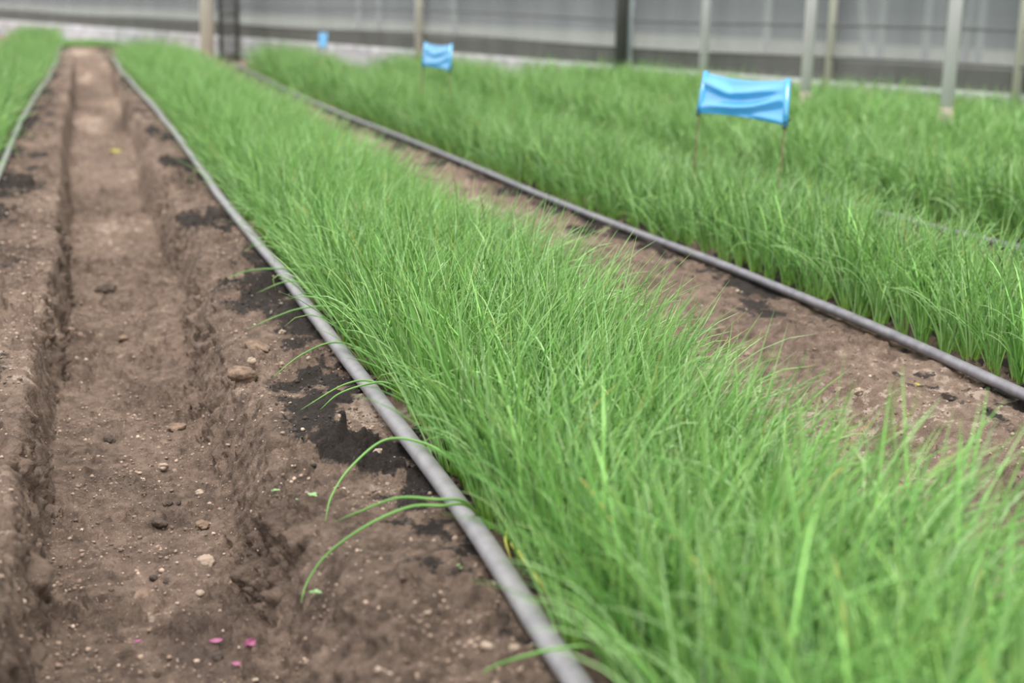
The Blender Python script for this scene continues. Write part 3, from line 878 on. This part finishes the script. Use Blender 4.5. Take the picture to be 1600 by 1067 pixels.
def stone(px, py, w_px, mat, label, flat=.65, zp=-.11, group=None, name='stone', seed=0, cat='stone'):
    p = on_plane(px, py, zp)
    for _ in range(4):
        z = float(ground_z(p[0], p[1])); p = on_plane(px, py, z)
    D = (p-EYE) @ _f; s = w_px*D/F/2
    V = rock_verts(ICO3[0], seed)*np.array([s, s*.85, s*flat])
    o = mesh_obj(name, V, ICO3[1], mat)
    o.location = (p[0], p[1], z+s*flat*.35); o.rotation_euler = (random.uniform(-.2, .2), random.uniform(-.2, .2), random.uniform(0, 6))
    tag(o, label, cat, group); return o
stone(322, 880, 30, MAT['stone_pale'], 'largest pale tan stone on the damp furrow floor', seed=1, group='stones on the furrow floor')
stone(240, 905, 14, MAT['clod_dark'], 'small dark round pebble, left one of a pair on the damp patch', .8, seed=2, group='stones on the furrow floor')
stone(261, 910, 15, MAT['clod_dark'], 'small dark round pebble, right one of a pair on the damp patch', .7, seed=3, group='stones on the furrow floor')
stone(312, 929, 15, MAT['stone_pale'], 'small pale pebble right of the two dark pebbles', .7, seed=4, group='stones on the furrow floor')
stone(340, 1030, 18, MAT['clod_dark'], 'round dark clod below the pink petals', .9, seed=5, group='soil clods', name='soil_clod', cat='clod')
stone(171, 690, 20, MAT['clod_dark'], 'dark lumpy clod standing on the left part of the furrow floor', .75, seed=6, group='soil clods', name='soil_clod', cat='clod')
stone(256, 694, 16, MAT['clod'], 'brown clod in the middle of the furrow floor, right of the dark lumpy one', .7, seed=7, group='soil clods', name='soil_clod', cat='clod')
stone(276, 669, 30, MAT['clod'], 'flat wide clod lying across the furrow floor', .4, seed=8, group='soil clods', name='soil_clod', cat='clod')
stone(255, 731, 18, MAT['stone_pale'], 'pale stone below the flat wide clod', .65, seed=9, group='stones on the furrow floor')
stone(312, 771, 14, MAT['stone_pale'], 'small tan stone on the furrow floor near the right slope', .7, seed=10, group='stones on the furrow floor')
stone(262, 789, 17, MAT['clod_dark'], 'dark clod, left one of two side by side mid floor', .7, seed=11, group='soil clods', name='soil_clod', cat='clod')
stone(277, 788, 14, MAT['clod_dark'], 'dark clod, right one of two side by side mid floor', .7, seed=12, group='soil clods', name='soil_clod', cat='clod')
stone(250, 820, 24, MAT['clod_dark'], 'dark rough clod in the damp streak above the pale stone', .6, seed=13, group='soil clods', name='soil_clod', cat='clod')
stone(318, 823, 26, MAT['clod'], 'broad brown clod above the largest pale stone', .5, seed=14, group='soil clods', name='soil_clod', cat='clod')
stone(225, 934, 34, MAT['clod'], 'broad brown clod just below the two dark pebbles', .55, seed=15, group='soil clods', name='soil_clod', cat='clod')
stone(165, 455, 32, MAT['clod_dark'], 'dark clod far along the furrow floor', .5, seed=16, group='soil clods', name='soil_clod', cat='clod')
stone(140, 527, 52, MAT['clod'], 'wide flat lump at the foot of the left furrow side', .22, seed=17, group='soil clods', name='soil_clod', cat='clod')
stone(192, 530, 18, MAT['clod'], 'brown clod beside the wide flat lump', .5, seed=18, group='soil clods', name='soil_clod', cat='clod')
stone(393, 566, 15, MAT['stone_pale'], 'pale round pebble set in a clod on the furrow lip by the compost', .8, zp=0, seed=19, group='stones on the furrow lip')
stone(380, 590, 44, MAT['clod'], 'rounded brown lump on the furrow lip beside black compost', .6, zp=0, seed=20, group='soil clods', name='soil_clod', cat='clod')
stone(405, 545, 42, MAT['clod'], 'brown lump on the furrow lip above the rounded one', .4, zp=0, seed=21, group='soil clods', name='soil_clod', cat='clod')
stone(441, 521, 12, MAT['stone_pale'], 'small pale pebble on the bank, left of the hose', .8, zp=0, seed=22, group='stones on the furrow lip')
stone(440, 570, 11, MAT['stone_pale'], 'small pale pebble on black compost left of the hose', .7, zp=0, seed=23, group='stones on the furrow lip')
stone(1528, 692, 15, MAT['stone_pale'], 'pale pebble on the soil strip at the right edge, in front of the dark hose', .7, zp=0, seed=24, group='stones on the right strip')
stone(1342, 615, 17, MAT['stone_pale'], 'pale stone among leaf tips on the strip before the dark hose', .8, zp=0, seed=25, group='stones on the right strip')
stone(590, 708, 20, MAT['stone_pale'], 'tan flat stone tucked against the left side of the hose', .5, zp=0, seed=26, group='stones on the furrow lip')
stone(760, 1012, 24, MAT['stone_pale'], 'tan stone left of the hose near the bottom edge', .6, zp=0, seed=27, group='stones on the furrow lip')
stone(805, 1015, 20, MAT['stone_pale'], 'tan stone touching the hose near the bottom edge', .7, zp=0, seed=28, group='stones on the furrow lip')

stone(604, 1052, 44, MAT['stone_pale'], 'pale soil stain as flat stone on the bank at the bottom edge, left of the hose', .3, zp=0, seed=29, group='stones on the furrow lip')  # pale stain on the soil, modelled as a flat stone

# loose crumbs nobody could count
def crumbs():
    rng = np.random.default_rng(77)
    v1, f1 = ico(0); f1 = np.array(f1); n = 52000
    x = rng.uniform(-.34, .40, n); y = .9+rng.random(n)**1.7*4.4
    m = 9000
    x2 = rng.uniform(.95, 1.43, m); y2 = 1.3+rng.random(m)*2.6
    x = np.concatenate([x, x2]); y = np.concatenate([y, y2])
    # gathered in drifts
    keep = rng.random(len(x)) < np.clip(.55+.8*fbm(x*9, y*9, 131, 3), .12, 1)
    x, y = x[keep], y[keep]; n = len(x)
    s = .0007+.0010*rng.random(n)+.0034*rng.random(n)**9
    s *= 1+.14*np.clip(y-2, 0, 4)
    z = ground_z(x, y)+s*.25
    pools = [rock_verts(v1, k, .45) for k in range(12)]
    which = rng.integers(0, 12, n); ang = rng.random(n)*6.28
    P = np.array(pools)[which]*np.stack([s, s*rng.uniform(.6, 1, n), s*rng.uniform(.5, .85, n)], 1)[:, None]
    ca, sa = np.cos(ang)[:, None], np.sin(ang)[:, None]
    P = np.stack([P[..., 0]*ca-P[..., 1]*sa, P[..., 0]*sa+P[..., 1]*ca, P[..., 2]], -1)+np.stack([x, y, z], 1)[:, None]
    T = (f1[None]+(np.arange(n)*len(v1))[:, None, None]).reshape(-1, 3)
    u = rng.random((n, 1)); tone = rng.normal(1, .2, (n, 1))
    c = np.where(u < .45, np.array(lin(124, 106, 93)[:3]), np.where(u < .88, np.array(lin(154, 134, 119)[:3]), np.where(u < .95, np.array(lin(104, 89, 79)[:3]), np.array(lin(176, 160, 142)[:3]))))
    dark = (compost(x, y)[:, None] > .45) & (u < .9)
    c = np.where(dark, np.array(lin(66, 59, 55)[:3]), c)*tone
    C = np.repeat(c, len(v1), 0)
    me = fast_mesh('soil_crumbs', P.reshape(-1, 3), np.zeros((0, 4), int), MAT['crumb'], C, T)
    o = link_mesh('soil_crumbs', me); tag(o, 'loose crumbs and grit of soil scattered over furrow floor and banks', 'soil crumbs', kind='stuff')
def crumb_mat():
    m, nt, b, out = new_mat('soil_crumb')
    at = N(nt, 'ShaderNodeAttribute'); at.attribute_name = 'tint'
    nt.links.new(at.outputs['Color'], b.inputs['Base Color']); b.inputs['Roughness'].default_value = .95; b.inputs['Specular IOR Level'].default_value = .2
    return m
MAT['crumb'] = crumb_mat()
crumbs()

def petal(px, py, w_px, ang, label, curl=.5, mat='petal', name='fallen_petal', cat='petal', zp=-.11, group='pink petals on the furrow floor', asp=.45):
    p = on_plane(px, py, zp)
    for _ in range(4):
        z = float(ground_z(p[0], p[1])); p = on_plane(px, py, z)
    D = (p-EYE) @ _f; L = w_px*D/F
    V, Fc = [], []; nu, nv = 10, 6
    for sgn in (0, 1):
        for i in range(nu+1):
            for j in range(nv+1):
                u = i/nu; v = j/nv-.5
                w = asp*L*math.sin(math.pi*min(.97, max(.05, u)))**.7
                V.append(((u-.5)*L, v*w, curl*L*(.5*(u-.4)**2+1.3*v*v*asp)+sgn*.0006))
    n1 = (nu+1)*(nv+1)
    for i in range(nu):
        for j in range(nv):
            a = i*(nv+1)+j; q = (a, a+nv+1, a+nv+2, a+1); Fc.append(q[::-1]); Fc.append(tuple(n1+k for k in q))
    o = mesh_obj(name, V, Fc, MAT[mat]); o.location = (p[0], p[1], z+.004); o.rotation_euler = (.35, .1, ang)
    tag(o, label, cat, group); return o
petal(337, 1007, 22, .1, 'thin pink petal lying on the furrow floor, left of the folded pink one')
petal(388, 1015, 24, .9, 'folded bright pink petal on the furrow floor beside a dark clod', 1.2, asp=.7)
petal(370, 1043, 18, -.3, 'faded reddish petal nearest the bottom edge of the furrow')
petal(215, 1007, 14, .3, 'tiny reddish petal bit left on the furrow floor', asp=.35)
petal(180, 239, 20, .4, 'yellow fallen leaf far along the furrow floor', .5, 'yellow_leaf', 'fallen_leaf', 'leaf', -.12, None, .6)
petal(1432, 605, 12, .4, 'small yellow leaf on compost in front of the dark hose', .5, 'yellow_leaf', 'fallen_leaf', 'leaf', 0, None, .6)

def weed(px, py, w_px, label, n=3, zp=-.02):
    p = on_plane(px, py, zp)
    for _ in range(4):
        z = float(ground_z(p[0], p[1])); p = on_plane(px, py, z)
    D = (p-EYE) @ _f; s = w_px*D/F*.85
    root = empty('weed_seedling', (p[0], p[1], z)); tag(root, label, 'weed', 'tiny weeds sprouting on the bank')
    rng = random.Random(px)
    tube('stem', [(0, 0, -.003), (.001, 0, s*.1), (0, .001, s*.22)], .0007, MAT['weed'], root, 6)
    a0 = rng.uniform(0, 6)
    for k in range(n):
        a = a0+k*2*math.pi/n+rng.uniform(-.2, .2); V, Fc = [], []
        nu, nv = 7, 4; L = s*.55*rng.uniform(.8, 1.1)
        for sg in (0, 1):
            for i in range(nu+1):
                for j in range(nv+1):
                    u = i/nu; v = j/nv-.5; w = L*.75*math.sin(math.pi*min(.96, .06+u*.9))**.6
                    x, y, zz = u*L, v*w, s*.22+L*(.5*u-.35*u*u)+.3*L*v*v+sg*.0005
                    V.append((x*math.cos(a)-y*math.sin(a), x*math.sin(a)+y*math.cos(a), zz))
        n1 = (nu+1)*(nv+1)
        for i in range(nu):
            for j in range(nv):
                q = i*(nv+1)+j; q = (q, q+nv+1, q+nv+2, q+1); Fc.append(q[::-1]); Fc.append(tuple(n1+m for m in q))
        mesh_obj('leaf', V, Fc, MAT['weed'], root)
weed(488, 779, 22, 'tiny pale three-leaved weed on the furrow bank, right of two others', 4)
weed(466, 784, 14, 'tiny pale weed, middle one of three in a line on the furrow bank', 2)
weed(430, 770, 16, 'tiny green weed lowest down the bank, left of two pale ones', 3)
weed(493, 930, 22, 'tiny pale weed under the tip of the long drooping leaf', 3)
weed(718, 890, 18, 'tiny green weed in black compost close to the hose', 2, 0)
weed(743, 922, 20, 'bright green round-leaved weed touching the left side of the hose', 2, 0)
weed(465, 745-220, 10, 'tiny weed speck beside the hose in mid distance', 2, 0)

# ------------------------------------------------------------------ light: soft daylight under the bright greenhouse roof
w = bpy.data.worlds.new('sky'); SC.world = w; w.use_nodes = True
nt = w.node_tree; bg = nt.nodes['Background']
tc = N(nt, 'ShaderNodeTexCoord'); sx = N(nt, 'ShaderNodeSeparateXYZ'); nt.links.new(tc.outputs['Generated'], sx.inputs[0])
rp = ramp(nt, [(0.0, (.72, .74, .75, 1)), (.25, (.82, .85, .87, 1)), (1.0, (1.0, 1.0, 1.0, 1))])
nt.links.new(sx.outputs['Z'], rp.inputs['Fac']); nt.links.new(rp.outputs[0], bg.inputs['Color'])
bg.inputs['Strength'].default_value = .88
sun = bpy.data.lights.new('daylight', 'SUN'); sun.energy = 2.1; sun.angle = math.radians(48); sun.color = (1, .97, .93)
so = bpy.data.objects.new('daylight', sun); COL.objects.link(so)
so.rotation_euler = (math.radians(14), math.radians(-4), 0)

SC.view_settings.view_transform = 'Standard'; SC.view_settings.look = 'None'
SC.view_settings.exposure = 1.0; SC.view_settings.gamma = 1.0
